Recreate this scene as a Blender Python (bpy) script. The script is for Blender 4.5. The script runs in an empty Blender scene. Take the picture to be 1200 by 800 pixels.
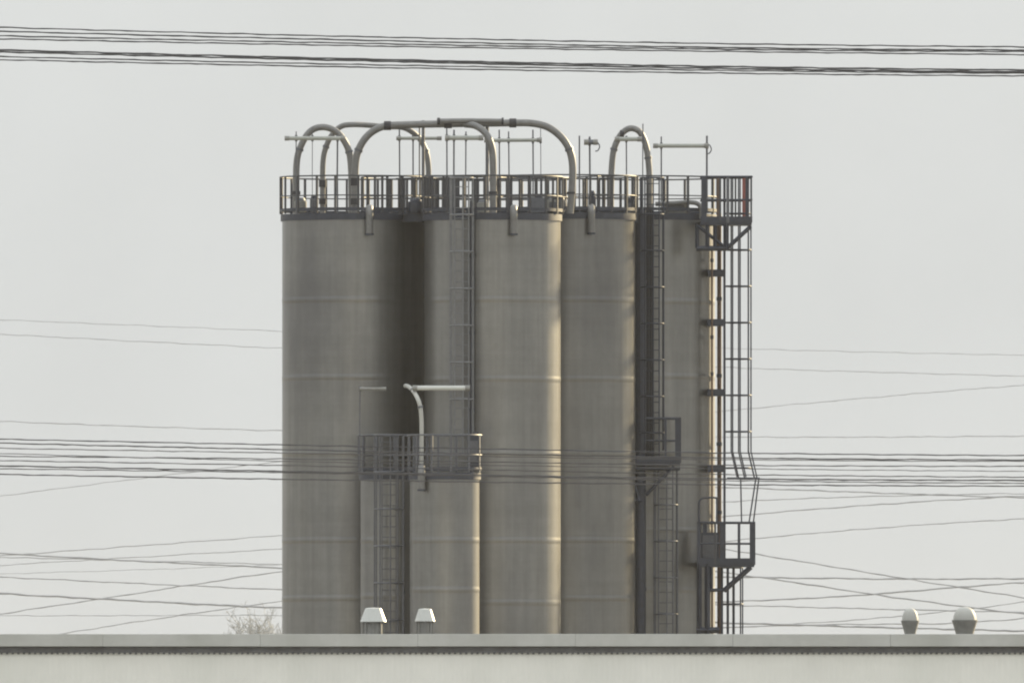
import bpy, bmesh, math, random
from mathutils import Vector, Matrix
random.seed(7)
C = bpy.context.scene.collection
sc = bpy.context.scene
R_ = math.radians

# ------------------------------------------------------------------ camera geometry
F = 24600.0          # focal length in photo pixels (1200 wide)
CAMY, CAMZ, HY = -600.0, 1.7, 900.0
def P(px, py, y):
    d = y - CAMY
    return Vector(((px - 600) * d / F, y, CAMZ + (HY - py) * d / F))
def X(px, y): return (px - 600) * (y - CAMY) / F
def Z(py, y): return CAMZ + (HY - py) * (y - CAMY) / F

# ------------------------------------------------------------------ materials
def mat(name, col, rough=0.6, metal=0.0, var=0.12, scale=3.0, stretch=(1, 1, 1), bump=0.0, spec=0.5, dirt=None, dirt_amt=0.0):
    m = bpy.data.materials.new(name); m.use_nodes = True
    nt = m.node_tree; b = nt.nodes['Principled BSDF']
    b.inputs['Roughness'].default_value = rough
    b.inputs['Metallic'].default_value = metal
    b.inputs['Specular IOR Level'].default_value = spec
    tc = nt.nodes.new('ShaderNodeTexCoord'); mp = nt.nodes.new('ShaderNodeMapping')
    mp.inputs['Scale'].default_value = stretch
    nt.links.new(tc.outputs['Object'], mp.inputs['Vector'])
    n = nt.nodes.new('ShaderNodeTexNoise'); n.inputs['Scale'].default_value = scale
    n.inputs['Detail'].default_value = 6; n.inputs['Roughness'].default_value = 0.65
    nt.links.new(mp.outputs['Vector'], n.inputs['Vector'])
    cr = nt.nodes.new('ShaderNodeValToRGB')
    cr.color_ramp.elements[0].position = 0.3; cr.color_ramp.elements[1].position = 0.7
    cr.color_ramp.elements[0].color = (*[c * (1 - var) for c in col], 1)
    cr.color_ramp.elements[1].color = (*[min(1, c * (1 + var)) for c in col], 1)
    nt.links.new(n.outputs['Fac'], cr.inputs['Fac'])
    out = cr.outputs['Color']
    if dirt:
        n2 = nt.nodes.new('ShaderNodeTexNoise'); n2.inputs['Scale'].default_value = 1.0
        n2.inputs['Detail'].default_value = 5
        mp2 = nt.nodes.new('ShaderNodeMapping'); mp2.inputs['Scale'].default_value = (0.9, 0.9, 0.22)
        nt.links.new(tc.outputs['Object'], mp2.inputs['Vector']); nt.links.new(mp2.outputs['Vector'], n2.inputs['Vector'])
        r2 = nt.nodes.new('ShaderNodeValToRGB'); r2.color_ramp.elements[0].position = 0.45; r2.color_ramp.elements[1].position = 0.72
        r2.color_ramp.elements[1].color = (dirt_amt, dirt_amt, dirt_amt, 1)
        nt.links.new(n2.outputs['Fac'], r2.inputs['Fac'])
        mx = nt.nodes.new('ShaderNodeMix'); mx.data_type = 'RGBA'
        nt.links.new(r2.outputs['Color'], mx.inputs['Factor']); nt.links.new(out, mx.inputs['A'])
        mx.inputs['B'].default_value = (*dirt, 1)
        out = mx.outputs['Result']
    nt.links.new(out, b.inputs['Base Color'])
    if bump:
        bp = nt.nodes.new('ShaderNodeBump'); bp.inputs['Strength'].default_value = bump; bp.inputs['Distance'].default_value = 0.05
        nt.links.new(n.outputs['Fac'], bp.inputs['Height']); nt.links.new(bp.outputs['Normal'], b.inputs['Normal'])
    return m

M = {}
def shell_mat(k, seed):
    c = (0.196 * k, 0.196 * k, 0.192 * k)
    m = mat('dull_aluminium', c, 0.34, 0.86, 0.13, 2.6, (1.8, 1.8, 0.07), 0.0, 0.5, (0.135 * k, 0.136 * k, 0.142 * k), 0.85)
    nt = m.node_tree
    for nd in nt.nodes:
        if nd.type == 'MAPPING': nd.inputs['Location'].default_value = (seed * 3.7, seed * 1.9, seed * 5.3)
    # rolled courses differ slightly in tone
    b = nt.nodes['Principled BSDF']; src = b.inputs['Base Color'].links[0].from_socket
    tc = [n for n in nt.nodes if n.type == 'TEX_COORD'][0]
    mp = nt.nodes.new('ShaderNodeMapping'); mp.inputs['Scale'].default_value = (0.02, 0.02, 0.55); mp.inputs['Location'].default_value = (seed, seed, seed * 2.3)
    n3 = nt.nodes.new('ShaderNodeTexNoise'); n3.inputs['Scale'].default_value = 1.0; n3.inputs['Detail'].default_value = 8; n3.inputs['Roughness'].default_value = 0.8
    nt.links.new(tc.outputs['Object'], mp.inputs['Vector']); nt.links.new(mp.outputs['Vector'], n3.inputs['Vector'])
    n4 = nt.nodes.new('ShaderNodeTexNoise'); n4.inputs['Scale'].default_value = 3.5; n4.inputs['Detail'].default_value = 8; n4.inputs['Roughness'].default_value = 0.7
    nt.links.new(tc.outputs['Object'], n4.inputs['Vector'])
    mr = nt.nodes.new('ShaderNodeMapRange'); mr.inputs['From Min'].default_value = 0.3; mr.inputs['From Max'].default_value = 0.7; mr.inputs['To Min'].default_value = 0.88; mr.inputs['To Max'].default_value = 1.1
    nt.links.new(n3.outputs['Fac'], mr.inputs['Value'])
    mr4 = nt.nodes.new('ShaderNodeMapRange'); mr4.inputs['From Min'].default_value = 0.3; mr4.inputs['From Max'].default_value = 0.7; mr4.inputs['To Min'].default_value = 0.94; mr4.inputs['To Max'].default_value = 1.06
    nt.links.new(n4.outputs['Fac'], mr4.inputs['Value'])
    mm = nt.nodes.new('ShaderNodeMath'); mm.operation = 'MULTIPLY'; nt.links.new(mr.outputs[0], mm.inputs[0]); nt.links.new(mr4.outputs[0], mm.inputs[1])
    vm = nt.nodes.new('ShaderNodeVectorMath'); vm.operation = 'SCALE'; nt.links.new(src, vm.inputs[0]); nt.links.new(mm.outputs[0], vm.inputs['Scale'])
    nt.links.new(vm.outputs['Vector'], b.inputs['Base Color'])
    return m
M['roofmetal'] = mat('roof_sheet', (0.2, 0.2, 0.19), 0.6, 0.2)
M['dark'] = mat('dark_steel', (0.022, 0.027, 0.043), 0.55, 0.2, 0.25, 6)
M['rail'] = mat('weathered_rail', (0.038, 0.040, 0.048), 0.55, 0.3, 0.25, 6)
M['galv'] = mat('galvanised_steel', (0.13, 0.135, 0.145), 0.45, 0.4, 0.2, 8)
M['midsteel'] = mat('grey_painted_steel', (0.085, 0.09, 0.105), 0.5, 0.3, 0.2, 8)
M['pipe'] = mat('pipe_steel', (0.14, 0.14, 0.14), 0.5, 0.3, 0.15, 5)
M['clamp'] = mat('black_rubber', (0.022, 0.022, 0.028), 0.7)
M['tube'] = mat('lamp_tube_plastic', (0.27, 0.28, 0.26), 0.5, 0, 0.1)
M['white'] = mat('white_enamel', (0.46, 0.47, 0.45), 0.4, 0, 0.05)
M['red'] = mat('faded_red_paint', (0.22, 0.06, 0.05), 0.5, 0, 0.15)
M['brown'] = mat('rusty_brown_steel', (0.10, 0.062, 0.045), 0.6, 0.2, 0.2)
M['wire'] = mat('cable_black', (0.035, 0.035, 0.042), 0.6, 0, 0.2, 2)
M['wiregrey'] = mat('cable_aged_aluminium', (0.30, 0.30, 0.31), 0.6, 0.2, 0.2, 2)
M['wall'] = mat('cream_sheet_wall', (0.74, 0.73, 0.685), 0.55, 0, 0.05, 0.9, (1, 1, 1), 0, 0.4, (0.65, 0.65, 0.60), 0.6)
M['coping'] = mat('pale_coping', (0.44, 0.44, 0.42), 0.6, 0, 0.08, 1.6, (1, 1, 1), 0, 0.4, (0.34, 0.34, 0.31), 0.6)
M['filler'] = mat('shade_dark_filler', (0.11, 0.11, 0.115), 0.8, 0, 0.3, 4)
M['flatroof'] = mat('bitumen_roof', (0.10, 0.10, 0.10), 0.9)
M['vent'] = mat('vent_grey', (0.19, 0.19, 0.18), 0.6, 0.1, 0.2, 5)
M['ventlight'] = mat('vent_pale', (0.36, 0.36, 0.34), 0.6, 0, 0.06, 5)
M['bark'] = mat('bare_bark', (0.40, 0.40, 0.395), 0.9)
M['ground'] = mat('gravel_ground', (0.22, 0.21, 0.18), 0.95, 0, 0.25, 0.4)

# ------------------------------------------------------------------ mesh helpers
ORG = {}
def link(o):
    C.objects.link(o); return o
def obj(name, bm, m, parent=None, smooth=True):
    me = bpy.data.meshes.new(name)
    org = ORG.get(parent.name, Vector()) if parent else None
    bm.normal_update()
    if parent is None:
        vs = [v.co for v in bm.verts]
        org = Vector((sum(v.x for v in vs) / len(vs), sum(v.y for v in vs) / len(vs), min(v.z for v in vs)))
    bmesh.ops.translate(bm, verts=bm.verts, vec=-org)
    bmesh.ops.recalc_face_normals(bm, faces=bm.faces)
    if smooth:
        for f in bm.faces: f.smooth = True
        for e in bm.edges:
            if len(e.link_faces) == 2 and e.calc_face_angle(0) > 0.6: e.smooth = False
    bm.to_mesh(me); bm.free()
    me.materials.append(m)
    o = link(bpy.data.objects.new(name, me))
    if parent:
        o.parent = parent; ORG[o.name] = org
    else:
        o.location = org
    return o
def thing(name, label, cat, loc, group=None):
    o = link(bpy.data.objects.new(name, None)); o.location = loc; o.empty_display_size = 0.3
    ORG[o.name] = Vector(loc)
    return tag(o, label, cat, group)
def tag(o, label, cat, group=None):
    o['label'] = label; o['category'] = cat
    if group: o['group'] = group
    return o
def inst(name, src_mesh, parent, wloc, rotz=0.0):
    o = link(bpy.data.objects.new(name, src_mesh)); o.parent = parent
    o.location = Vector(wloc) - ORG[parent.name]; o.rotation_euler = (0, 0, rotz)
    return o
def B(): return bmesh.new()
def box(bm, c, s, rz=0.0, rx=0.0, ry=0.0):
    mt = Matrix.Translation(c) @ Matrix.Rotation(rz, 4, 'Z') @ Matrix.Rotation(ry, 4, 'Y') @ Matrix.Rotation(rx, 4, 'X') @ Matrix.Diagonal((*s, 1))
    bmesh.ops.create_cube(bm, size=1.0, matrix=mt)
def tube(bm, pts, r, n=8, cap=True):
    pts = [Vector(p) for p in pts]
    rings = []; up = None
    for i, p in enumerate(pts):
        t = (pts[min(i + 1, len(pts) - 1)] - pts[max(i - 1, 0)]).normalized()
        if up is None:
            up = Vector((0, 0, 1)) if abs(t.z) < 0.9 else Vector((1, 0, 0))
        a = t.cross(up).normalized(); b = a.cross(t).normalized(); up = b
        rr = r[i] if isinstance(r, (list, tuple)) else r
        rings.append([bm.verts.new(p + (a * math.cos(k * 2 * math.pi / n) + b * math.sin(k * 2 * math.pi / n)) * rr) for k in range(n)])
    for i in range(len(rings) - 1):
        for k in range(n):
            bm.faces.new((rings[i][k], rings[i][(k + 1) % n], rings[i + 1][(k + 1) % n], rings[i + 1][k]))
    if cap:
        bm.faces.new(rings[0][::-1]); bm.faces.new(rings[-1])
def lathe(bm, prof, c, n=64, cap=False):
    rings = []
    for (r, z) in prof:
        if r < 1e-6: rings.append([bm.verts.new((c[0], c[1], z))])
        else: rings.append([bm.verts.new((c[0] + r * math.cos(2 * math.pi * k / n), c[1] + r * math.sin(2 * math.pi * k / n), z)) for k in range(n)])
    for i in range(len(rings) - 1):
        a, b = rings[i], rings[i + 1]
        for k in range(n):
            k2 = (k + 1) % n
            if len(a) == 1 and len(b) == 1: continue
            if len(a) == 1: bm.faces.new((a[0], b[k2], b[k]))
            elif len(b) == 1: bm.faces.new((a[k], a[k2], b[0]))
            else: bm.faces.new((a[k], a[k2], b[k2], b[k]))
    if cap:
        if len(rings[0]) > 1: bm.faces.new(rings[0][::-1])
        if len(rings[-1]) > 1: bm.faces.new(rings[-1])
def hoop(bm, c, rad, r, a0=0.0, a1=2 * math.pi, n=48, sides=6):
    full = abs(a1 - a0 - 2 * math.pi) < 1e-4
    pts = [Vector((c[0] + rad * math.cos(a0 + (a1 - a0) * i / n), c[1] + rad * math.sin(a0 + (a1 - a0) * i / n), c[2])) for i in range(n + 1)]
    tube(bm, pts, r, sides, cap=not full)
def smooth_path(pts, k=8):
    pts = [Vector(p) for p in pts]; out = []
    q = [pts[0] * 2 - pts[1]] + pts + [pts[-1] * 2 - pts[-2]]
    for i in range(1, len(q) - 2):
        p0, p1, p2, p3 = q[i - 1], q[i], q[i + 1], q[i + 2]
        for j in range(k):
            t = j / k
            out.append(0.5 * ((2 * p1) + (p2 - p0) * t + (2 * p0 - 5 * p1 + 4 * p2 - p3) * t * t + (3 * p1 - p0 - 3 * p2 + p3) * t ** 3))
    out.append(pts[-1]); return out

# ------------------------------------------------------------------ setting
bm = B(); bmesh.ops.create_grid(bm, x_segments=2, y_segments=2, size=1.0, matrix=Matrix.Translation((0, 500, 0)) @ Matrix.Diagonal((1500, 1300, 1, 1)))
g = obj('ground', bm, M['ground'], None, False); g['kind'] = 'structure'

# ------------------------------------------------------------------ silos
def guard_rail(root, cx, cy, rad, zt, n, a_off, rm):
    bm = B(); hoop(bm, (cx, cy, zt + 1.06), rad, 0.024, n=56)
    gr = obj('guard_rail', bm, rm, root)
    bm = B(); hoop(bm, (cx, cy, zt + 0.50), rad, 0.019, n=56); obj('mid_rail', bm, rm, gr)
    bm = B(); lathe(bm, [(rad - 0.004, zt + 0.06), (rad + 0.008, zt + 0.06), (rad + 0.008, zt + 0.15), (rad - 0.004, zt + 0.15), (rad - 0.004, zt + 0.06)], (cx, cy), 56)
    obj('toe_board', bm, M['dark'], gr)
    me = None
    for i in range(n):
        a = a_off + 2 * math.pi * i / n + random.uniform(-0.03, 0.03)
        x, y = cx + (rad - 0.002) * math.cos(a), cy + (rad - 0.002) * math.sin(a)
        if me is None:
            b2 = B(); box(b2, (0, 0, 0.52), (0.045, 0.06, 1.04))
            me = bpy.data.meshes.new('post'); b2.to_mesh(me); b2.free(); me.materials.append(rm)
        inst('post', me, gr, (x, y, zt), a)
    return gr

SEED = [0]
def silo(px, cy, rad, rim_py, seams, pipe_px, label, n_post, group, a_off=0.0, pipe_len=0.62, tone=1.0):
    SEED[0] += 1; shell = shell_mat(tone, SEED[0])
    cx = X(px, cy); zt = Z(rim_py, cy - rad)
    root = thing('silo', label, 'silo', (cx, cy, 0), group)
    prof = [(rad, 0.0), (rad, 0.3)]
    for s in sorted(Z(s, cy - rad) for s in seams):
        prof += [(rad, s - 0.5), (rad, s - 0.12), (rad, s - 0.085), (rad + 0.005, s - 0.06), (rad + 0.005, s + 0.03), (rad, s + 0.06), (rad, s + 0.1), (rad, s + 0.5)]
    prof += [(rad, zt - 0.5), (rad, zt - 0.2)]
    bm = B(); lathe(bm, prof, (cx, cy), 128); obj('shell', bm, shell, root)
    bm = B(); lathe(bm, [(rad - 0.02, zt - 0.2), (rad + 0.045, zt - 0.2), (rad + 0.045, zt - 0.01), (rad - 0.02, zt - 0.01)], (cx, cy), 96); obj('rim_band', bm, M['dark'], root)
    bm = B(); lathe(bm, [(rad - 0.02, zt - 0.012), (0, zt + 0.01)], (cx, cy), 64); rf = obj('roof', bm, M['roofmetal'], root)
    guard_rail(root, cx, cy, rad + 0.06, zt, n_post, a_off, M['rail'] if rad > 1.5 else M['midsteel'])
    if pipe_px:
        x = X(pipe_px, cy - rad); dx = x - cx
        yy = cy - math.sqrt(rad * rad - dx * dx) - 0.16
        bm = B(); zz = zt + 0.12
        tube(bm, smooth_path([(x, yy + 0.35, zz), (x, yy + 0.12, zz), (x, yy, zz - 0.12), (x, yy, zz - 0.4), (x, yy, zt - pipe_len)], 6), 0.105, 14)
        op = obj('overflow_pipe', bm, M['pipe'], root)
        bm = B(); lathe(bm, [(0.11, zt - pipe_len - 0.03), (0.125, zt - pipe_len - 0.03), (0.125, zt - pipe_len + 0.02), (0.11, zt - pipe_len + 0.02)], (x, yy), 14); obj('pipe_collar', bm, M['dark'], op)
    return root, cx, cy, zt

RB = 2.0
big = 'tall grey metal silos in a tight cluster'
LP = silo(413.5, 2.4, 2.03, 249, (350, 441, 530, 632, 700), 433, 'tall grey silo at the far left, left edge against sky, right side black with shade', 20, big, 0.1)
AP = silo(577, 0.0, 1.95, 249, (350, 443, 530, 632, 705), 602, 'tall grey silo in the middle with front ladder and sunlit strip down its right edge', 20, big, 0.24)
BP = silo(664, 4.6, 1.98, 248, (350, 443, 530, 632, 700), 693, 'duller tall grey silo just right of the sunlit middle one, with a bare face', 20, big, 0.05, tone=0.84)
CP = silo(755, 8.1, 2.05, 249, (352, 440, 530, 620, 690), None, 'tall grey silo at far right with a small platform on its face and sunlit edge', 20, big, 0.33, tone=0.95)
MP = silo(505, 5.9, 1.95, 249, (350, 443, 632), None, 'tall silo behind the black shaded gap, only its guard rail showing above', 28, big, 0.2)
NP = silo(587, 10.8, 2.0, 250, (350, 443, 632), None, 'tall silo hidden behind the middle one, only its guard rail showing beneath the long pipe', 30, big, 0.0)
small = 'short narrow silos in front of the tall ones'
S1 = silo(521, -4.7, 0.985, 553, (632, 690), 494, 'short narrow silo in front with a sunlit right edge and white bent pipe above it', 12, small, 0.2, 0.5)
S2 = silo(463, -2.2, 0.985, 553, (632, 697), None, 'short narrow silo half hidden by its twin, with a caged ladder on its face', 12, small, 0.0)

# ------------------------------------------------------------------ ladders
def caged_ladder(label, px, y, py0, py1, face, matl, width=0.46, cage=True, cage_r=0.38, hoop_step=1.05, cage_from=None, flare=None, group='caged access ladders on the silos', thick=0.03):
    """ladder in a vertical plane; 'face' is the direction (radians) in which the climber's cage bulges"""
    x = X(px, y); z0, z1 = Z(py0, y), Z(py1, y)
    root = thing('caged_ladder', label, 'ladder', (x, y, z0), group)
    f = Vector((math.cos(face), math.sin(face), 0)); s = Vector((-f.y, f.x, 0)); o = Vector((x, y, 0))
    for k in (-1, 1):
        bm = B(); c = o + s * (k * width / 2); box(bm, (c.x, c.y, (z0 + z1) / 2), (0.065, thick, z1 - z0), face); obj('side_rail', bm, matl, root, False)
    bm = B(); tube(bm, [Vector(s) * (-width / 2), Vector(s) * (width / 2)], 0.014, 6)
    me = bpy.data.meshes.new('rung'); bm.to_mesh(me); bm.free(); me.materials.append(matl)
    n = int((z1 - z0) / 0.3)
    for i in range(n): inst('rung', me, root, (x, y, z0 + 0.2 + i * 0.3))
    if cage:
        zc = cage_from if cage_from is not None else z0 + 0.3
        cc = o + f * cage_r
        me = None; nh = int((z1 - zc) / hoop_step) + 1
        bm = B(); hoop(bm, (f.x * cage_r, f.y * cage_r, 0), cage_r, 0.024, face - 2.75, face + 2.75, 22, 5)
        me = bpy.data.meshes.new('cage_hoop'); bm.to_mesh(me); bm.free(); me.materials.append(matl)
        for i in range(nh): inst('cage_hoop', me, root, (x, y, z1 - 0.02 - i * hoop_step))
        for a in (-2.1, -1.4, -0.65, 0.1, 0.65, 1.5, 1.95):
            c = cc + Vector((math.cos(face + a), math.sin(face + a), 0)) * cage_r
            pts = [Vector((c.x, c.y, z1))]
            if flare:
                pts += [Vector((c.x, c.y, zc + flare[0])), Vector((c.x, c.y, zc)) + f * flare[1]]
            else: pts += [Vector((c.x, c.y, zc))]
            bm = B(); tube(bm, pts, 0.021, 5); obj('cage_bar', bm, matl, root)
    return root
FR = -math.pi / 2
la = caged_ladder('galvanised caged ladder running up the front of the middle silo', 541, -2.05, 548, 208, FR, M['galv'], 0.4, cage_r=0.33)
caged_ladder('galvanised caged ladder on the front of the half hidden short silo', 456, -3.38, 860, 509, FR, M['midsteel'], 0.4, cage_r=0.42)
caged_ladder('dark caged ladder above the platform on the far right silo face', 764, 5.75, 540, 208, FR, M['dark'], 0.42, cage_r=0.34)
caged_ladder('dark caged ladder below the platform on the far right silo face', 780, 5.75, 860, 548, FR, M['midsteel'], 0.42, cage_r=0.34)
yl = 7.15
lr = caged_ladder('tall caged ladder seen from the side, between the upper and lower platforms at far right', 849, yl, 662, 207, 0.0, M['dark'], 0.5, cage_r=0.385, cage_from=Z(559, yl), flare=(0.75, 0.17))
caged_ladder('caged ladder seen from the side below the lower right platform', 846, yl, 870, 664, 0.0, M['dark'], 0.5, cage_r=0.30)
# stand-off brackets and lower safety bars on the right ladder
for (xa, xb, dy) in ((886, 878, -.2), (889.5, 883, .2), (868, 869, -.35)):
    bm = B(); tube(bm, [P(xa, 559, yl + dy), P(xb, 611, yl + dy)], 0.022, 5); obj('cage_bar', bm, M['dark'], lr)
bm = B(); tube(bm, [P(852, 560, yl), P(889.5, 560, yl)], 0.025, 5); obj('cage_hoop', bm, M['dark'], lr)
for py in (320, 378, 460, 549):
    bm = B(); box(bm, ((X(829, yl) + X(848, yl)) / 2, yl, Z(py, yl)), (X(848, yl) - X(829, yl), 0.5, 0.2)); obj('standoff_bracket', bm, M['dark'], lr, False)
# dark flat down the right side of the front ladder
# pipes standing beside ladders
def vertical_pipe(label, px, y, py0, py1, r, m, clips=(), name='down_pipe', cat='pipe', group=None):
    x = X(px, y); root = thing(name, label, cat, (x, y, 0), group)
    bm = B(); tube(bm, [(x, y, Z(py0, y)), (x, y, Z(py1, y))], r, 12); obj('pipe', bm, m, root)
    for py in clips:
        bm = B(); z = Z(py, y); lathe(bm, [(r, z - 0.05), (r + 0.02, z - 0.05), (r + 0.02, z + 0.05), (r, z + 0.05)], (x, y), 12)
        box(bm, (x, y + r + 0.08, z), (0.06, 0.18, 0.06)); obj('pipe_clip', bm, M['dark'], root)
    return root
vertical_pipe('dark pipe running down beside the ladder on the middle silo front', 553, -1.98, 900, 235, 0.065, M['dark'], (300, 390, 480))
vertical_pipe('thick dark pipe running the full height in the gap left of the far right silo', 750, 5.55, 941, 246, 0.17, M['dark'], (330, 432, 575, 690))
def added_shade_strip(label, px, y, py0, py1, w):  # dark strip added to deepen the shaded band beside the thick pipe
    x = X(px, y); za, zb = Z(py1, y), Z(py0, y); root = thing('added_shade_strip', label, 'shade strip', (x, y, za))
    bm = B(); box(bm, (x, y, (za + zb) / 2), (w, 0.02, zb - za))
    for k in (-1, 1): box(bm, (x + k * w / 2, y - 0.04, (za + zb) / 2), (0.015, 0.1, zb - za))
    obj('shade_backing', bm, M['dark'], root, False)
    for k in range(3):
        bm = B(); tube(bm, [(x - w / 4 + k * w / 4, y - 0.035, za), (x - w / 4 + k * w / 4, y - 0.035, zb)], 0.02, 6); obj('cable', bm, M['clamp'], root)  # upright cords only fill out the added shade strip
added_shade_strip('dark upright strip added as shade between the thick dark pipe and the upper ladder', 760, 5.98, 246, 538, 0.3)
vertical_pipe('brown pipe down the right edge of the cluster, behind the side ladder', 843, 7.55, 941, 250, 0.065, M['brown'], (350, 440, 520, 600))
vertical_pipe('thin cable conduit down the sunlit right edge of the far right silo', 834.5, 6.9, 941, 290, 0.03, M['brown'], (305, 395, 438, 612))

# ------------------------------------------------------------------ side platforms
def platform(label, px0, px1, y0, y1, deck_py, rail_py, posts, braces, m=M['dark'], mids=(0.5,), toe=True, rear=True, rails_from=None, thick=0.07, name='access_platform'):
    yc = (y0 + y1) / 2; x0, x1 = X(px0, y0), X(px1, y0); zd, zr = Z(deck_py, y0), Z(rail_py, y0)
    root = thing(name, label, 'platform', ((x0 + x1) / 2, yc, zd), 'steel access platforms on the silos')
    bm = B(); box(bm, ((x0 + x1) / 2, yc, zd), (x1 - x0, y1 - y0, thick)); obj('deck', bm, m, root, False)
    rx0 = X(rails_from, y0) if rails_from else x0
    def rect(z, r):
        bm = B()
        tube(bm, [(rx0, y0, z), (x1, y0, z)], r, 6); tube(bm, [(x1, y0 + 0.003, z + 0.002), (x1, y1, z + 0.002)], r, 6)
        if rear: tube(bm, [(rx0, y1, z + 0.003), (x1, y1, z + 0.003)], r, 6)
        return bm
    obj('handrail', rect(zr, 0.035), m, root)
    for q in mids: obj('mid_rail', rect(zd + (zr - zd) * q, 0.028), m, root)
    if toe:
        bm = B(); box(bm, ((x0 + x1) / 2, y0 - 0.012, zd + 0.1), (x1 - x0, 0.012, 0.16)); box(bm, (x1 + 0.012, yc, zd + 0.1), (0.012, y1 - y0, 0.16)); obj('toe_board', bm, m, root, False)
    for (px, w, back, mm) in posts:
        y = y1 if back else y0; x = X(px, y)
        bm = B(); box(bm, (x, y, (zd + zr) / 2), (w, 0.06, zr - zd)); obj('post', bm, M[mm], root, False)
    for (xa, pa, xb, pb, w) in braces:
        for y in (y0 + 0.05, y1 - 0.05):
            bm = B(); tube(bm, [(X(xa, y), y, Z(pa, y)), (X(xb, y), y, Z(pb, y))], w, 4); obj('brace', bm, m, root, False)
    return root
platform('railed steel platform at the top right corner of the cluster, level with the silo rims', 821, 881, 5.5, 6.85, 261, 207,
    [(825, 0.15, 0, 'dark'), (842, 0.10, 1, 'brown'), (844, 0.06, 0, 'rail'), (853, 0.09, 0, 'midsteel'), (862, 0.05, 1, 'rail'), (872, 0.10, 1, 'red'), (875, 0.07, 0, 'dark'), (880.5, 0.05, 0, 'rail')],
    [(880, 265, 851, 292, 0.06), (816, 291, 851, 291, 0.075), (817, 262, 817, 291, 0.055), (829, 262, 829, 291, 0.06), (851, 262, 851, 292, 0.08), (817, 264, 850, 290, 0.05), (838, 264, 838, 291, 0.06)], thick=0.12)
platform('lower railed steel platform on the right edge of the cluster, just above the roof line', 817, 884, 5.5, 6.85, 661, 612,
    [(819, 0.10, 0, 'dark'), (826, 0.12, 1, 'dark'), (838, 0.06, 0, 'rail'), (846, 0.12, 0, 'dark'), (866, 0.08, 0, 'dark'), (881, 0.12, 0, 'dark'), (884, 0.06, 1, 'dark')],
    [(880, 664, 848, 692, 0.075), (832, 691, 851, 691, 0.05), (819.5, 661, 819.5, 745, 0.07), (829, 661, 829, 745, 0.085), (834, 661, 834, 691, 0.04), (816, 738, 843, 738, 0.09)], thick=0.14)
# sliding gate hoop at the left of the lower platform
bm = B(); y = 5.42
tube(bm, smooth_path([P(819, 612, y), P(819, 592, y), P(821, 585, y), P(828, 583, y), P(838, 583, y), P(840, 586, y), P(840, 612, y)], 5), 0.03, 6)
hp = tag(obj('grab_hoop', bm, M['dark'], None), 'dark upright grab hoop at the left end of the lower right platform', 'handrail')
bm = B(); box(bm, P(830, 650, 6.2), (0.5, 0.3, 0.75)); cab = thing('control_cabinet', 'dark cabinet standing on the left half of the lower right platform', 'cabinet', P(830, 660, 6.2))
bm.free()
bm = B(); c = P(832, 641, 6.2); box(bm, c, (0.52, 0.3, 0.85)); obj('body', bm, M['dark'], cab, False)
bm = B(); box(bm, c + Vector((0, -0.16, 0)), (0.42, 0.02, 0.7)); obj('door', bm, M['midsteel'], cab, False)
platform('small dark platform halfway up the face of the far right silo', 735, 797, 4.95, 5.85, 542, 490,
    [(780, 0.06, 0, 'dark'), (794, 0.14, 0, 'dark'), (797, 0.06, 1, 'dark'), (766, 0.04, 1, 'rail')],
    [(790, 546, 757, 580, 0.045), (735, 549, 797, 549, 0.05), (737, 546, 750, 590, 0.045), (729, 584, 752, 587, 0.05), (731, 537, 750, 536, 0.06)], rails_from=757, thick=0.16)

# walkways between roofs
def walkway(label, pa, pb, w, z):
    a, b = Vector(pa), Vector(pb); d = b - a; L = d.length; rz = math.atan2(d.y, d.x); c = (a + b) / 2
    root = thing('roof_walkway', label, 'walkway', (c.x, c.y, z), 'steel walkways bridging silo roofs')
    bm = B(); box(bm, (c.x, c.y, z + 0.02), (L, w, 0.05), rz); obj('grating', bm, M['dark'], root, False)
    s = Vector((-math.sin(rz), math.cos(rz), 0)) * (w / 2)
    for k in (-1, 1):
        o = s * k
        bm = B(); tube(bm, [(a.x + o.x, a.y + o.y, z + 1.03), (b.x + o.x, b.y + o.y, z + 1.03)], 0.022, 6); obj('handrail', bm, M['rail'], root)
        bm = B(); box(bm, (c.x + o.x, c.y + o.y, z - 0.1), (L, 0.04, 0.22), rz); obj('beam', bm, M['dark'], root, False)
        for t in (0.08, 0.5, 0.92):
            q = a.lerp(b, t) + o; bm = B(); box(bm, (q.x, q.y, z + 0.53), (0.05, 0.05, 1.0), rz); obj('post', bm, M['rail'], root, False)
zt = AP[3]
walkway('short steel walkway bridging the roofs of the far left silo and the middle silo', (LP[1] + 1.5, 1.4, 0), (AP[1] - 1.5, 0.6, 0), 0.8, zt + 0.02)
walkway('short steel walkway joining the roofs of the two silos on the right', (BP[1] + 1.3, 5.9, 0), (CP[1] - 0.6, 6.9, 0), 0.9, CP[3] + 0.03)

def gap_deck(label, x0, x1, y0, y1, z):  # plates added to keep sky light out of the gaps between silos
    root = thing('added_shade_deck', label, 'deck', ((x0 + x1) / 2, (y0 + y1) / 2, z), 'added plate decks shading the gaps between silo tops')
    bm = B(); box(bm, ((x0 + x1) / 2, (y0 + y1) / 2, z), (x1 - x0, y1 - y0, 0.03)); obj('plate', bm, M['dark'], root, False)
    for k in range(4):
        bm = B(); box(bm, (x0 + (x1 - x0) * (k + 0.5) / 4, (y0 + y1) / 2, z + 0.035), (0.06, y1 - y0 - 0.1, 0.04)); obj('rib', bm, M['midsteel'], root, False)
gap_deck('added plate deck shading the gap between the far left and middle silo tops', X(440, 1.8), X(577, 0), 0.75, 4.5, zt + 0.03)
gap_deck('added shade deck behind the top of the middle silo, mostly hidden by railings', X(577, 0) + 0.02, X(640, 4.6), 1.3, 5.2, zt + 0.034)
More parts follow.
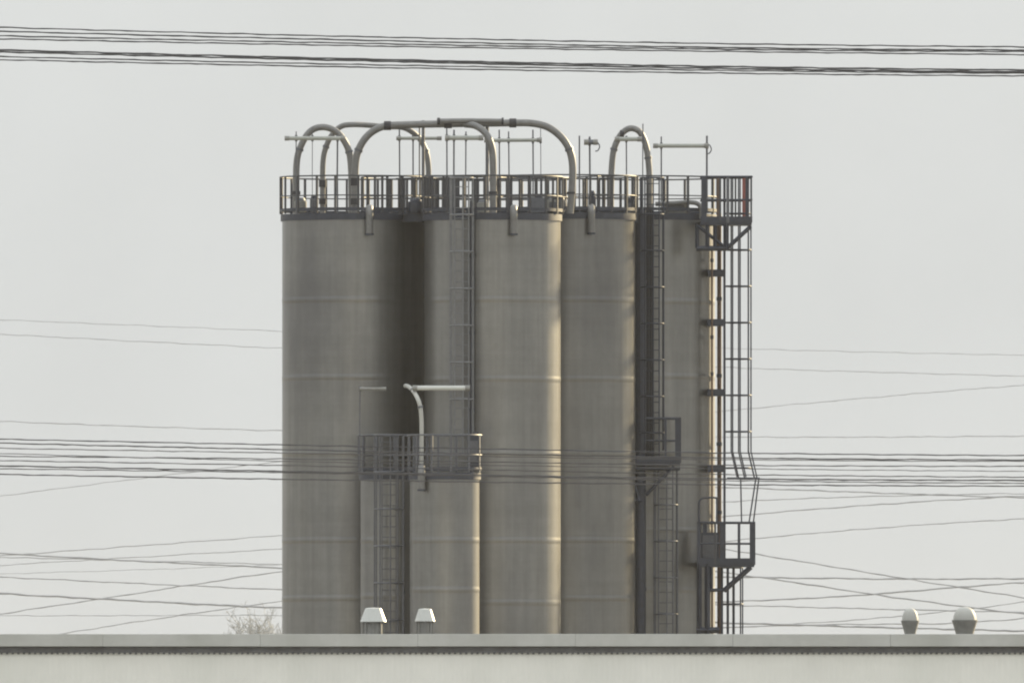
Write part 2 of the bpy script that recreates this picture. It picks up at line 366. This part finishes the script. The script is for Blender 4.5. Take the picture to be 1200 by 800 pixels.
gap_deck('added shade deck between the tops of the two silos on the right', X(660, 4.6), X(745, 8), 6.2, 7.9, CP[3] + 0.09)
# ------------------------------------------------------------------ conveying pipes on the roofs
def conveying_pipe(label, pts, r, clamps=(), supports=(), m=M['pipe'], group='grey conveying pipes arching over the silo roofs', k=8):
    w = [P(*p) for p in pts]
    root = thing('conveying_pipe', label, 'pipe', w[0], group)
    bm = B(); tube(bm, smooth_path(w, k), r, 12); obj('pipe', bm, m, root)
    if len(w) > 8:                       # plain bolted flanges where each bend starts and ends
        for i in (3, len(w) - 4):
            d = (w[i + 1] - w[i - 1]).normalized() * 0.03
            bm = B(); tube(bm, [w[i] - d, w[i] + d], r + 0.022, 12); obj('flange', bm, M['midsteel'], root)
    for (px, py, y, ax, L) in clamps:
        c = P(px, py, y); d = Vector((L / 2, 0, 0)) if ax == 'x' else Vector((0, 0, L / 2))
        bm = B(); tube(bm, [c - d, c + d], r + 0.028, 12); obj('coupling', bm, M['clamp'], root)
    for (px, py, y, py1, rr) in supports:
        bm = B(); tube(bm, [P(px, py, y), P(px, py1, y)], rr, 8); obj('support_post', bm, M['midsteel'], root)
    return root
conveying_pipe('leftmost arched pipe, a narrow loop over the lamp at the far left of the roof',
    [(347, 250, 2.0), (347, 225, 2.0), (347.5, 192, 2.0), (351, 175, 2.0), (359, 159, 2.0), (368, 151, 2.0), (380, 149, 2.0), (392, 153, 2.0), (402, 163, 2.0), (409, 178, 2.0), (411.5, 198, 2.0), (412, 225, 2.0), (412, 250, 2.0)], 0.095,
    [(347, 226, 2.0, 'z', 0.10)])
conveying_pipe('arched pipe rising second from the left, with two black couplings on its left leg',
    [(378, 250, 2.8), (378, 225, 2.8), (378.5, 190, 2.8), (382, 172, 2.8), (389, 158, 2.8), (399, 148.5, 2.8), (411, 146, 2.8), (430, 146.5, 3.2), (452, 148.5, 3.5), (470, 149, 3.8), (482, 154, 4.0), (492, 163, 4.2), (499, 177, 4.2), (502, 195, 4.2), (502, 225, 4.2), (502, 250, 4.2)], 0.08,
    [(378, 215, 2.8, 'z', 0.2), (378, 236, 2.8, 'z', 0.16)])
conveying_pipe('longest arched pipe, spanning from the left silo to a high bend right of the middle',
    [(416, 250, 1.2), (416, 225, 1.2), (416.5, 192, 1.2), (420, 176, 1.2), (428, 162, 1.2), (439, 152.5, 1.2), (453, 147.5, 1.2), (480, 146, 1.2), (530, 145, 1.2), (600, 144, 1.4), (624, 144.5, 1.5), (642, 149, 1.5), (657, 160, 1.5), (667, 175, 1.5), (671, 195, 1.5), (670, 225, 1.5), (668, 250, 1.5)], 0.105,
    [(416, 213, 1.2, 'z', 0.22), (416, 236, 1.2, 'z', 0.18), (454, 147.2, 1.2, 'x', 0.2), (525, 145, 1.2, 'x', 0.22), (601, 144.1, 1.4, 'x', 0.2), (669.5, 226, 1.5, 'z', 0.06)],
    [(496, 141, 1.2, 250, 0.045), (571, 146, 1.3, 250, 0.05), (491.5, 146, 1.3, 250, 0.02)])
conveying_pipe('straight pipe length lying just above the long pipe, with black flanges', [(512, 142, 0.9), (540, 141.5, 0.9), (590, 142, 0.9)], 0.075,
    [(514, 142, 0.9, 'x', 0.08), (589, 142, 0.9, 'x', 0.06)], k=3)
conveying_pipe('bent pipe dropping from the long pipe to the middle silo roof',
    [(545, 145.5, 1.0), (556, 147, 0.8), (566, 153, 0.6), (573, 163, 0.5), (577, 178, 0.5), (578, 200, 0.5), (578, 225, 0.5), (578, 250, 0.5)], 0.10, [(578, 226, 0.5, 'z', 0.08)])
conveying_pipe('lone narrow arched pipe on the right, over the gap between the two right silos',
    [(716, 250, 6.3), (716, 225, 6.3), (717, 195, 6.3), (719.5, 175, 6.3), (726, 160, 6.3), (734, 152, 6.3), (742, 150.5, 6.3), (750, 155, 6.3), (756, 167, 6.3), (759.5, 185, 6.3), (761, 205, 6.3), (761, 230, 6.3), (761, 252, 6.3)], 0.09,
    [(729, 157, 6.3, 'x', 0.12)])
conveying_pipe('white bent pipe dropping onto the right one of the two short silos',
    [(475, 452, 0.9), (476, 452, -2.2), (479, 453, -3.6), (484, 457.5, -4.6), (489, 466, -5.1), (492.5, 477, -5.2), (494, 495, -5.2), (494, 525, -5.2), (494, 556, -5.2)], 0.06, m=M['ventlight'], group=None)

# ------------------------------------------------------------------ tube lamps on poles
def tube_lamp(label, px0, px1, py, y, r, posts, m=M['tube'], loop=None, ends=True, slope=0.0):
    root = thing('tube_lamp', label, 'lamp', P((px0 + px1) / 2, 249, y), 'tube lamps on thin poles')
    a, b = P(px0, py, y), P(px1, py + slope, y); d = (b - a).normalized()
    bm = B(); tube(bm, [a, b], r, 10); t = obj('lamp_tube', bm, m, root)
    for q, s in ((a, -1), (b, 1)):
        bm = B(); tube(bm, [q + d * (-s * 0.12), q + d * (s * 0.015)], r + 0.012, 10); obj('end_cap', bm, M['vent'], t)
    for (px, p0, p1, rr) in posts:
        bm = B(); tube(bm, [P(px, p0, y + r + rr), P(px + random.uniform(-.5, .5), (p0 + p1) / 2, y + r + rr), P(px, p1, y + r + rr)], rr, 6); obj('pole', bm, M['midsteel'], root)
        bm = B(); box(bm, P(px, py, y + r), (0.07, 0.06, 2 * r + 0.06)); obj('pole_clamp', bm, M['midsteel'], root, False)
    if loop:
        lx, ly = loop; bm = B()
        tube(bm, smooth_path([P(lx - 4, ly - 6, y), P(lx, ly - 5, y), P(lx + 2.2, ly, y), P(lx, ly + 4.5, y), P(lx - 3, ly + 5, y)], 5), 0.018, 5); obj('cable_loop', bm, M['midsteel'], root)
    return root
tube_lamp('tube lamp at the far left of the roof, in front of two pipe arches', 334, 404, 162, 0.8, 0.06, [(347, 154, 250, 0.017), (366, 149, 250, 0.012), (395.5, 158, 250, 0.028)])
tube_lamp('short tube lamp on two poles left of the middle, under the long pipe', 465, 517, 162, 2.0, 0.05, [(468, 152, 250, 0.024), (484, 158, 250, 0.024)])
tube_lamp('thickest tube lamp, in the middle of the roof on three poles', 522, 566, 161.5, -0.4, 0.07, [(523.5, 150, 250, 0.024), (532, 152, 250, 0.028), (546, 154, 250, 0.022)])
tube_lamp('tube lamp on four poles inside the right bend of the long pipe', 568, 634, 164.5, 3.0, 0.055, [(585, 152, 250, 0.024), (596, 154, 250, 0.022), (624.5, 152, 250, 0.024), (633.5, 150, 250, 0.012)], slope=-0.5)
tube_lamp('very short lamp head on one pole with a hanging loop, right of the long pipe', 685, 700, 166.5, 4.0, 0.075, [(691, 160, 250, 0.03)], m=M['midsteel'], loop=(700.5, 172))
tube_lamp('short tube lamp in front of the lone right arch', 721, 752, 163, 4.4, 0.065, [(734, 160, 250, 0.022), (753.5, 145, 250, 0.018)], loop=None)
tube_lamp('pale tube lamp farthest right on the roof, clear of every pipe', 766, 830, 170.8, 6.9, 0.062, [(775, 160, 250, 0.024), (828.5, 159, 250, 0.032)], loop=(831.5, 175))
tube_lamp('bright white tube lamp halfway down, beside the bent white pipe', 484, 550, 454.5, -4.9, 0.07, [(549.5, 455, 553, 0.022)], m=M['white'])
tube_lamp('dim tube lamp on a thin pole over the half hidden short silo', 422, 452, 455.5, -2.9, 0.045, [(422, 455, 553, 0.02)], m=M['vent'])
bm = B(); tube(bm, [P(679, 159, 4.2), P(679, 250, 4.2)], 0.026, 6)
tag(obj('roof_mast', bm, M['midsteel'], None), 'bare thin mast with nothing on it, left of the short lamp head', 'pole')

# ------------------------------------------------------------------ small roof equipment
def bin_vent(label, px, y, w, h, py_base, m, cap):
    c = P(px, py_base, y); root = thing('roof_filter', label, 'filter', c, 'small filters standing on the silo roofs')
    bm = B(); lathe(bm, [(w * 0.4, c.z), (w * 0.5, c.z + h * 0.15), (w * 0.5, c.z + h * 0.75), (w * 0.36, c.z + h * 0.8)], (c.x, c.y), 20, True); obj('housing', bm, m, root)
    bm = B(); lathe(bm, [(w * 0.3, c.z + h * 0.8), (w * 0.42, c.z + h * 0.82), (w * 0.3, c.z + h), (0, c.z + h * 1.03)], (c.x, c.y), 20); obj('cap', bm, cap, root)
bin_vent('pale rounded filter at the foot of the leftmost arched pipe', 352, 1.4, 0.36, 0.42, 249, M['vent'], M['midsteel'])
bin_vent('small dark filter under the left lamp bar, beside the second arched pipe', 368, 1.2, 0.24, 0.5, 249, M['midsteel'], M['dark'])
bin_vent('squat dark filter between the left silo and the middle silo', 487, 0.4, 0.42, 0.44, 250, M['dark'], M['dark'])
bin_vent('low grey filter at the left of the pipe drop on the middle roof', 566, -0.6, 0.34, 0.36, 249, M['vent'], M['midsteel'])
bin_vent('dark round filter beside the short lamp head', 694, 4.1, 0.22, 0.62, 249, M['dark'], M['dark'])
bin_vent('grey filter at the foot of the right end of the long pipe', 656, 3.6, 0.34, 0.46, 249, M['midsteel'], M['dark'])
def roof_unit(label, px0, px1, y, py0, py1, m):
    a, b = P(px0, py0, y), P(px1, py1, y); c = (a + b) / 2
    root = thing('roof_unit', label, 'roof unit', (c.x, y, b.z), 'low boxes on the silo roofs')
    bm = B(); box(bm, c, (abs(b.x - a.x), 0.5, abs(a.z - b.z))); bmesh.ops.bevel(bm, geom=bm.edges[:], offset=0.02, segments=1); obj('housing', bm, m, root, False)
    bm = B(); box(bm, (c.x, y - 0.255, c.z), (abs(b.x - a.x) * 0.7, 0.02, abs(a.z - b.z) * 0.6)); obj('lid', bm, M['midsteel'], root, False)
    bm = B(); box(bm, (c.x + 0.05, y - 0.1, a.z + 0.03), (0.16, 0.2, 0.06)); obj('motor', bm, M['dark'], root, False)
roof_unit('low grey box on the roof left of the foot of the long pipe bend', 618, 640, 1.0, 232, 249, M['midsteel'])
roof_unit('low grey box on the roof directly beside the foot of the long pipe bend', 641, 659, 1.8, 234, 249, M['vent'])
roof_unit('low dark box on the roof at the top of the thick dark pipe', 732, 748, 5.6, 232, 262, M['dark'])
roof_unit('dark upright cabinet on the roof of the sunlit short silo', 549, 562, -4.6, 508, 549, M['dark'])
roof_unit('low grey box on the far right roof, under the rightmost lamp', 779, 806, 7.0, 238, 250, M['vent'])
bm = B(); tube(bm, smooth_path([P(768, 239, 6.6), P(790, 238, 6.6), P(808, 237, 6.6), P(818, 239, 6.6), P(822, 246, 6.6), P(822, 256, 6.6)], 6), 0.07, 10)
tag(obj('header_pipe', bm, M['pipe'], None), 'low horizontal pipe bending down at the right end of the far right roof', 'pipe')

# ------------------------------------------------------------------ foreground building
YB = -120.0
zt = Z(742.5, YB); z1 = Z(757, YB); z2 = Z(764.5, YB)
x0, x1 = -38.0, 36.0; D = 26.0
bl = thing('low_building', 'long low pale building with a flat roof edge across the bottom of the picture', 'building', ((x0 + x1) / 2, YB + D / 2, 0))
bm = B()   # trapezoid sheet front wall
pitch = 0.128; n = int((x1 - x0) / pitch); prof = []
for i in range(n):
    xx = x0 + i * pitch
    prof += [(xx, YB), (xx + 0.05, YB), (xx + 0.07, YB + 0.003), (xx + 0.11, YB + 0.003)]
prof += [(x1, YB)]
lo = [bm.verts.new((a, b, 0)) for a, b in prof]; hi = [bm.verts.new((a, b, z2 + 0.1)) for a, b in prof]
for i in range(len(prof) - 1): bm.faces.new((lo[i], lo[i + 1], hi[i + 1], hi[i]))
obj('front_wall', bm, M['wall'], bl, False)
bm = B()
box(bm, (x0 + 0.1, YB + D / 2 + 0.05, z2 / 2), (0.2, D, z2)); box(bm, (x1 - 0.1, YB + D / 2 + 0.05, z2 / 2), (0.2, D, z2)); box(bm, ((x0 + x1) / 2, YB + D, z2 / 2), (x1 - x0, 0.2, z2))
obj('wall', bm, M['wall'], bl, False)
bm = B(); box(bm, ((x0 + x1) / 2, YB + D / 2, zt - 0.16), (x1 - x0 + 0.1, D + 0.1, 0.1)); obj('roof', bm, M['flatroof'], bl, False)
bm = B()
px = x0 - 0.15
while px < x1:                         # coping lengths with hairline joints
    L = 3.6; e = min(px + L - 0.003, x1 + 0.15)
    box(bm, ((px + e) / 2, YB - 0.03 + random.uniform(-.002, .002), (zt + z1) / 2 + random.uniform(-.002, .002)), (e - px, 0.3, zt - z1)); px += L
bmesh.ops.bevel(bm, geom=bm.edges[:], offset=0.006, segments=1, affect='EDGES')
obj('coping', bm, M['coping'], bl)
bm = B(); box(bm, ((x0 + x1) / 2, YB - 0.03, (z1 + z2) / 2), (x1 - x0, 0.05, z1 - z2 - 0.004))  # dark filler colour also carries the shade under the coping overhang
for i in range(n):                     # toothed lower edge that closes the sheet profile
    box(bm, (x0 + i * pitch + 0.09, YB - 0.03, z2 - 0.014), (0.052, 0.046, 0.032))
obj('shade_filler_strip', bm, M['filler'], bl, False)

yv = -108.0
def cowl(label, px, w0, w1, py_t, py_m, wb, py_b=760):
    s = (yv - CAMY) / F; c = P(px, py_b, yv); root = thing('roof_vent', label, 'vent', c, 'vents on the flat roof')
    zt_, zm = Z(py_t, yv), Z(py_m, yv)
    bm = B(); lathe(bm, [(wb * s / 2, c.z), (wb * s / 2, zm + 0.02)], (c.x, c.y), 24); obj('base', bm, M['vent'], root)
    bm = B(); lathe(bm, [(w1 * s / 2 - 0.02, zm - 0.012), (w1 * s / 2, zm), (w0 * s / 2, zt_ - 0.01), (w0 * s / 2 - 0.03, zt_), (0, zt_ + 0.01)], (c.x, c.y), 24); obj('cap', bm, M['white'], root)
    bm = B()
    for a in range(8):
        box(bm, (c.x + (wb * s / 2 + 0.015) * math.cos(a * 0.785), c.y + (wb * s / 2 + 0.015) * math.sin(a * 0.785), (zm + c.z) / 2), (0.03, 0.03, zm - c.z), a * 0.785)
    obj('stay', bm, M['vent'], root, False)
cowl('wider roof vent with a white sloping cap, left of the two before the short silos', 437.5, 19, 31, 712, 728, 22)
cowl('smaller roof vent with a white sloping cap, standing before the sunlit short silo', 498, 15, 24, 713, 727.5, 17)
def dome(label, px, w_top, w_bot, py_t, py_m, py_b=742):
    s = (yv - CAMY) / F; c = P(px, py_b + 18, yv); root = thing('roof_vent', label, 'vent', c, 'vents on the flat roof')
    zt_, zm, zb = Z(py_t, yv), Z(py_m, yv), Z(py_b, yv); r = w_top * s / 2; h = zt_ - zm
    bm = B(); lathe(bm, [(w_bot * s / 2, c.z), (w_bot * s / 2, zb), (r * 0.97, zm - 0.05), (r * 1.02, zm - 0.02), (r * 1.02, zm)], (c.x, c.y), 28); obj('base', bm, M['vent'], root)
    bm = B(); lathe(bm, [(r * 0.9 * math.cos(t * math.pi / 16) ** 0.8 if t < 8 else 0.0, zm + h * math.sin(t * math.pi / 16)) for t in range(9)], (c.x, c.y), 28); obj('cap', bm, M['ventlight'], root)
dome('smaller domed roof vent with a grey tapered base, left of the right hand pair', 1066.5, 21, 13, 712, 726.5)
dome('larger domed roof vent with a grey tapered base, at the far right of the roof', 1130.5, 30, 21, 710.5, 726)

# ------------------------------------------------------------------ overhead wires
def wire(label, pts, y, thick_px, m=M['wire'], group=None, jit=0.35, twist=0):
    """pts: photo pixels along the wire, extended past both ends of the frame; y may be a pair (near end, far end)"""
    ya, yb = y if isinstance(y, tuple) else (y, y)
    def fit(x):
        for (e, g, sg) in ((pts[0][0], x < pts[0][0], 1), (pts[-1][0], x > pts[-1][0], -1)):
            if g: return fit(e) + (fit(e + sg * 20) - fit(e)) / (sg * 20) * (x - e)   # straight on beyond the last knot
        for i in range(len(pts) - 1):
            if x <= pts[i + 1][0] or i == len(pts) - 2:
                break
        # local quadratic through three nearest knots (Catmull style)
        i0 = max(0, min(i - 0, len(pts) - 3)) if len(pts) > 2 else 0
        if len(pts) == 2:
            (a, b), (c, d) = pts; return b + (d - b) * (x - a) / (c - a)
        def q(k):
            (xa, a), (xb, b), (xc, c) = pts[k:k + 3]
            return a * (x - xb) * (x - xc) / ((xa - xb) * (xa - xc)) + b * (x - xa) * (x - xc) / ((xb - xa) * (xb - xc)) + c * (x - xa) * (x - xb) / ((xc - xa) * (xc - xb))
        ks = [k for k in (i - 1, i) if 0 <= k <= len(pts) - 3]
        if len(ks) == 1: return q(ks[0])
        t = (x - pts[i][0]) / (pts[i + 1][0] - pts[i][0]); t = max(0, min(1, t))
        return q(ks[0]) * (1 - t) + q(ks[1]) * t
    xs, xe = pts[0][0], pts[-1][0]
    xs = xs - 700 if xs <= 5 else xs; xe = xe + 700 if xe >= 1195 else xe
    n = max(8, int((xe - xs) / 9)); out = []; rad = []
    j1, j2 = random.uniform(0, 6), random.uniform(0, 6); f1, f2 = random.uniform(0.07, 0.11), random.uniform(0.15, 0.24)
    for k in range(n + 1):
        x = xs + (xe - xs) * k / n; yy = ya + (yb - ya) * (x - xs) / (xe - xs)
        py = fit(x) + jit * (0.55 * math.sin(x * f1 + j1) + 0.45 * math.sin(x * f2 + j2)) + random.uniform(-jit, jit) * 0.4
        out.append(P(x, py, yy)); rad.append(thick_px * (yy - CAMY) / F / 2 * random.uniform(0.8, 1.2))
    bm = B(); tube(bm, out, rad, 6)
    o = obj('overhead_wire', bm, m, None); return tag(o, label, 'wire', group)
def par(a, b, c, d): return [(0, a), (330, b), (870, c), (1200, d)]
ord_ = ['topmost', 'second from top', 'third from top', 'lowest']
for i, (a, b, c, d, t) in enumerate([(32, 40.8, 51.5, 55, 1.8), (36.7, 45, 56, 58.7, 2.0), (42, 49, 58, 60.5, 1.9), (45.5, 52, 60.6, 64, 1.8)]):
    wire('%s of the four wires in the highest band across the sky' % ord_[i], par(a, b, c, d), -240 + i * 3, t, group='wires of the highest band')
for i, (a, b, c, d, t) in enumerate([(58.5, 67, 78.3, 82, 2.3), (60.8, 69, 80.6, 84.4, 2.3), (66.3, 73.8, 82.8, 86, 1.8), (70, 77, 86, 89, 1.8)]):
    wire('%s of the four wires in the second band, just under the highest band' % ord_[i], par(a, b, c, d), -225 + i * 3, t, group='wires of the second band')
mid = [(514.3, 521, 530.7, 533.5, 1.5), (519, 526.5, 536.5, 538.7, 1.7), (525, 530.5, 538.5, 540.2, 1.2), (531, 540, 549, 552, 1.0), (534.5, 537.5, 545, 546, 1.4), (539.5, 545, 556, 558.8, 1.3), (545.5, 552, 561, 562.5, 1.9), (549, 553.5, 563.2, 566, 1.3), (555.5, 561.2, 567.8, 569.3, 1.6)]
mo = ['topmost', 'second', 'third', 'fourth', 'fifth', 'sixth', 'seventh', 'eighth', 'lowest']
for i, (a, b, c, d, t) in enumerate(mid):
    wire('%s wire from the top in the dark band crossing in front of the silos' % mo[i] if i not in (0, 8) else '%s wire of the dark band crossing in front of the silos' % mo[i], par(a, b, c, d), -95 + i * 4, t, group='wires of the band crossing the silos')
G = M['wiregrey']
far = 'thin wires far behind the silos'
def fw(label, pts, y, t, m=G): wire(label, pts, y, t * 1.6, m, far, 0.5)
fw('faint wire highest of those passing behind the silos, level with their upper third', [(0, 374.5), (330, 388), (890, 409), (1200, 416)], 150, 0.42)
fw('faint wire second highest behind the silos, just below the highest one', [(0, 391.5), (330, 408), (890, 431.7), (1200, 440.5)], 160, 0.5)
fw('faint wire climbing right behind the silos towards the two falling faint wires at right', [(0, 581), (200, 556), (890, 477.5), (1200, 451)], 170, 0.55)
fw('faint level wire just above the dark band that crosses the silos', [(0, 493.5), (330, 504.5), (890, 512), (1200, 510.6)], 140, 0.62)
fw('highest rising thin wire in the tangle at lower left of the silos', [(0, 651), (330, 627), (890, 586), (1200, 578)], 130, 0.7)
fw('rising thin wire crossing two falling wires low on the left, just left of the silos', [(0, 719), (100, 704), (330, 669), (885, 602), (1200, 581)], 110, 0.9)
fw('rising thin wire that leaves the roof edge at lower left near the bare tree', [(0, 755), (80, 741), (330, 703.7), (895, 629.6), (1200, 607.5)], 120, 0.75)
fw('falling wire, darkest of the lower left, running level at the right', [(0, 648), (60, 651.5), (330, 665), (875, 676), (1060, 678), (1200, 677.5)], 90, 1.2)
fw('thin falling wire close beside the darkest one at lower left', [(0, 652.5), (330, 661), (600, 668)], 95, 0.7)
fw('pale rising wire just above the darkest falling wire left of the silos', [(0, 662), (170, 652), (330, 643), (600, 630)], 115, 0.6)
fw('palest rising wire low on the left between two falling wires', [(0, 672), (230, 665), (330, 661.5), (600, 652)], 130, 0.4)
fw('falling thin wire in the middle of the lower left tangle, under the darkest falling one', [(0, 675.5), (200, 685), (330, 690.6), (870, 709), (1200, 717)], 100, 0.9)
fw('thick falling wire lowest in the left tangle, just above the bare tree', [(0, 695), (100, 700.5), (330, 712), (870, 730), (1200, 739)], 100, 1.5)
fw('thin level wire just above the roof edge left of the silos', [(0, 721), (330, 720.5), (600, 720)], 130, 0.5)
fw('falling thin wire starting at the lower right platform, steepest at right', [(640, 610), (890, 649.6), (1050, 675.8), (1200, 700)], 70, 0.95)
fw('falling thin wire at lower right ending between the larger domed vent and the right border', [(640, 645), (900, 677.5), (1030, 697), (1200, 719)], 70, 1.1)
fw('pale blurry wire rising to the right across both falling wires at lower right', [(640, 709), (870, 704), (1000, 697.5), (1110, 688.7), (1200, 682)], 110, 1.2)
fw('thin wire rising to the right just over the smaller domed vent', [(640, 742), (900, 732.5), (1055, 721.5), (1200, 705)], 120, 0.7)
fw('pale wire barely above the roof edge at right, behind the domed vents', [(640, 741), (870, 734), (1000, 731), (1120, 729.5), (1200, 724)], 120, 0.9)
fw('fuzzy pale wire hugging the underside of the dark band at right', [(640, 566), (870, 571.5), (1050, 578), (1200, 583)], 130, 1.0)

# ------------------------------------------------------------------ bare tree behind
def bare_tree(px, y, top_py, spread_px, label):
    s = (y - CAMY) / F; base = P(px, 900, y); base.z = 0; H = Z(top_py, y)
    root = thing('bare_tree', label, 'tree', base)
    bm = B(); tube(bm, [base, base + Vector((0.05, 0, H * 0.3)), base + Vector((0.0, 0, H * 0.5))], [0.11, 0.09, 0.05], 8); obj('trunk', bm, M['bark'], root)
    bm = B(); a, h = spread_px * s / 2, H * 0.17; cen = base + Vector((0, 0, H - h))
    def rnd():
        while True:
            v = Vector((random.uniform(-1, 1), random.uniform(-1, 1), random.uniform(-1, 1)))
            if 0.25 < v.length < 1: return v
    def bend(p, q, k): return [p, p.lerp(q, 0.35) + rnd() * k, p.lerp(q, 0.7) + rnd() * k, q]
    for i in range(44):
        v = rnd().normalized() * random.uniform(0.6, 0.95); q = cen + Vector((v.x * a, v.y * a, v.z * h))
        st = base + Vector((0, 0, H * random.uniform(0.35, 0.5))); limb = bend(st, q, 0.08); tube(bm, limb, [0.03, 0.02, 0.012, 0.006], 5, False)
        for k in range(14):
            p = limb[1].lerp(limb[2], random.random()) if k % 2 else limb[2].lerp(limb[3], random.random())
            e = p + Vector((random.uniform(-.5, .5), random.uniform(-.5, .5), random.uniform(-.05, .55)))
            tw = bend(p, e, 0.03); tube(bm, tw, [0.015, 0.012, 0.010, 0.008], 4, False)
            for m_ in range(5):
                p2 = tw[1].lerp(tw[3], random.random()); e2 = p2 + rnd() * 0.22 + Vector((0, 0, 0.07))
                tube(bm, [p2, p2.lerp(e2, .5) + rnd() * 0.015, e2], [0.008, 0.007, 0.006], 3, False)
    obj('crown', bm, M['bark'], root)
bare_tree(300, 150, 709, 80, 'faint bare winter tree behind the roof edge beside the far left silo')

# ------------------------------------------------------------------ haze
bm = B(); box(bm, (0, 500, 10.5), (3040, 2640, 23))
hz = obj('haze', bm, M['ground'], None, False); hz['kind'] = 'stuff'
hm = bpy.data.materials.new('thin_haze'); hm.use_nodes = True; nt = hm.node_tree; nt.nodes.remove(nt.nodes['Principled BSDF'])
pv = nt.nodes.new('ShaderNodeVolumePrincipled'); pv.inputs['Density'].default_value = 0.000045; pv.inputs['Color'].default_value = (0.95, 0.95, 0.97, 1)
nt.links.new(pv.outputs['Volume'], nt.nodes['Material Output'].inputs['Volume'])
hz.data.materials.clear(); hz.data.materials.append(hm)

# ------------------------------------------------------------------ light
phi = R_(142); el = R_(16)
sv = Vector((math.sin(phi) * math.cos(el), -math.cos(phi) * math.cos(el), math.sin(el)))
sd = bpy.data.lights.new('sun', 'SUN'); sd.energy = 5.0; sd.angle = R_(3.0); sd.color = (1.0, 0.80, 0.47)
so = link(bpy.data.objects.new('sun', sd)); so.rotation_euler = sv.to_track_quat('Z', 'Y').to_euler(); so.location = (40, 60, 60)
w = bpy.data.worlds.new('World'); sc.world = w; w.use_nodes = True; nt = w.node_tree
bg = nt.nodes['Background']; bg.inputs['Strength'].default_value = 0.05
sky = nt.nodes.new('ShaderNodeTexSky'); sky.sky_type = 'NISHITA'; sky.sun_disc = False; sky.sun_elevation = el; sky.sun_rotation = math.atan2(sv.x, sv.y); sky.air_density = 1.0; sky.dust_density = 3.0
tc = nt.nodes.new('ShaderNodeTexCoord'); sp = nt.nodes.new('ShaderNodeSeparateXYZ'); nt.links.new(tc.outputs['Generated'], sp.inputs[0])
mr = nt.nodes.new('ShaderNodeMapRange'); mr.inputs['From Min'].default_value = 0; mr.inputs['From Max'].default_value = 1; mr.inputs['To Min'].default_value = 1.0; mr.inputs['To Max'].default_value = 3.0
nt.links.new(sp.outputs['Z'], mr.inputs['Value'])
ns = nt.nodes.new('ShaderNodeTexNoise'); ns.inputs['Scale'].default_value = 60; ns.inputs['Detail'].default_value = 4; nt.links.new(tc.outputs['Generated'], ns.inputs['Vector'])
mr2 = nt.nodes.new('ShaderNodeMapRange'); mr2.inputs['From Min'].default_value = 0.3; mr2.inputs['From Max'].default_value = 0.7; mr2.inputs['To Min'].default_value = 0.97; mr2.inputs['To Max'].default_value = 1.03
nt.links.new(ns.outputs['Fac'], mr2.inputs['Value'])
mu = nt.nodes.new('ShaderNodeMath'); mu.operation = 'MULTIPLY'; nt.links.new(mr.outputs[0], mu.inputs[0]); nt.links.new(mr2.outputs[0], mu.inputs[1])
vm = nt.nodes.new('ShaderNodeVectorMath'); vm.operation = 'SCALE'; vm.inputs[0].default_value = (6.76, 7.00, 7.00); nt.links.new(mu.outputs[0], vm.inputs['Scale'])
mx = nt.nodes.new('ShaderNodeMix'); mx.data_type = 'RGBA'; mx.inputs['Factor'].default_value = 0.96
nt.links.new(sky.outputs['Color'], mx.inputs['A']); nt.links.new(vm.outputs['Vector'], mx.inputs['B']); nt.links.new(mx.outputs['Result'], bg.inputs['Color'])

# ------------------------------------------------------------------ camera
cd = bpy.data.cameras.new('camera'); cd.sensor_width = 36; cd.lens = 36 * F / 1200; cd.clip_end = 8000; cd.clip_start = 1
co = link(bpy.data.objects.new('camera', cd)); co.location = (0, CAMY, CAMZ)
co.rotation_euler = (math.pi / 2 + math.atan((HY - 400) / F), 0, 0); sc.camera = co
sc.view_settings.view_transform = 'Standard'; sc.view_settings.look = 'None'; sc.view_settings.exposure = 0.95; sc.view_settings.gamma = 1
try: sc.cycles.filter_width = 2.1
except Exception: pass
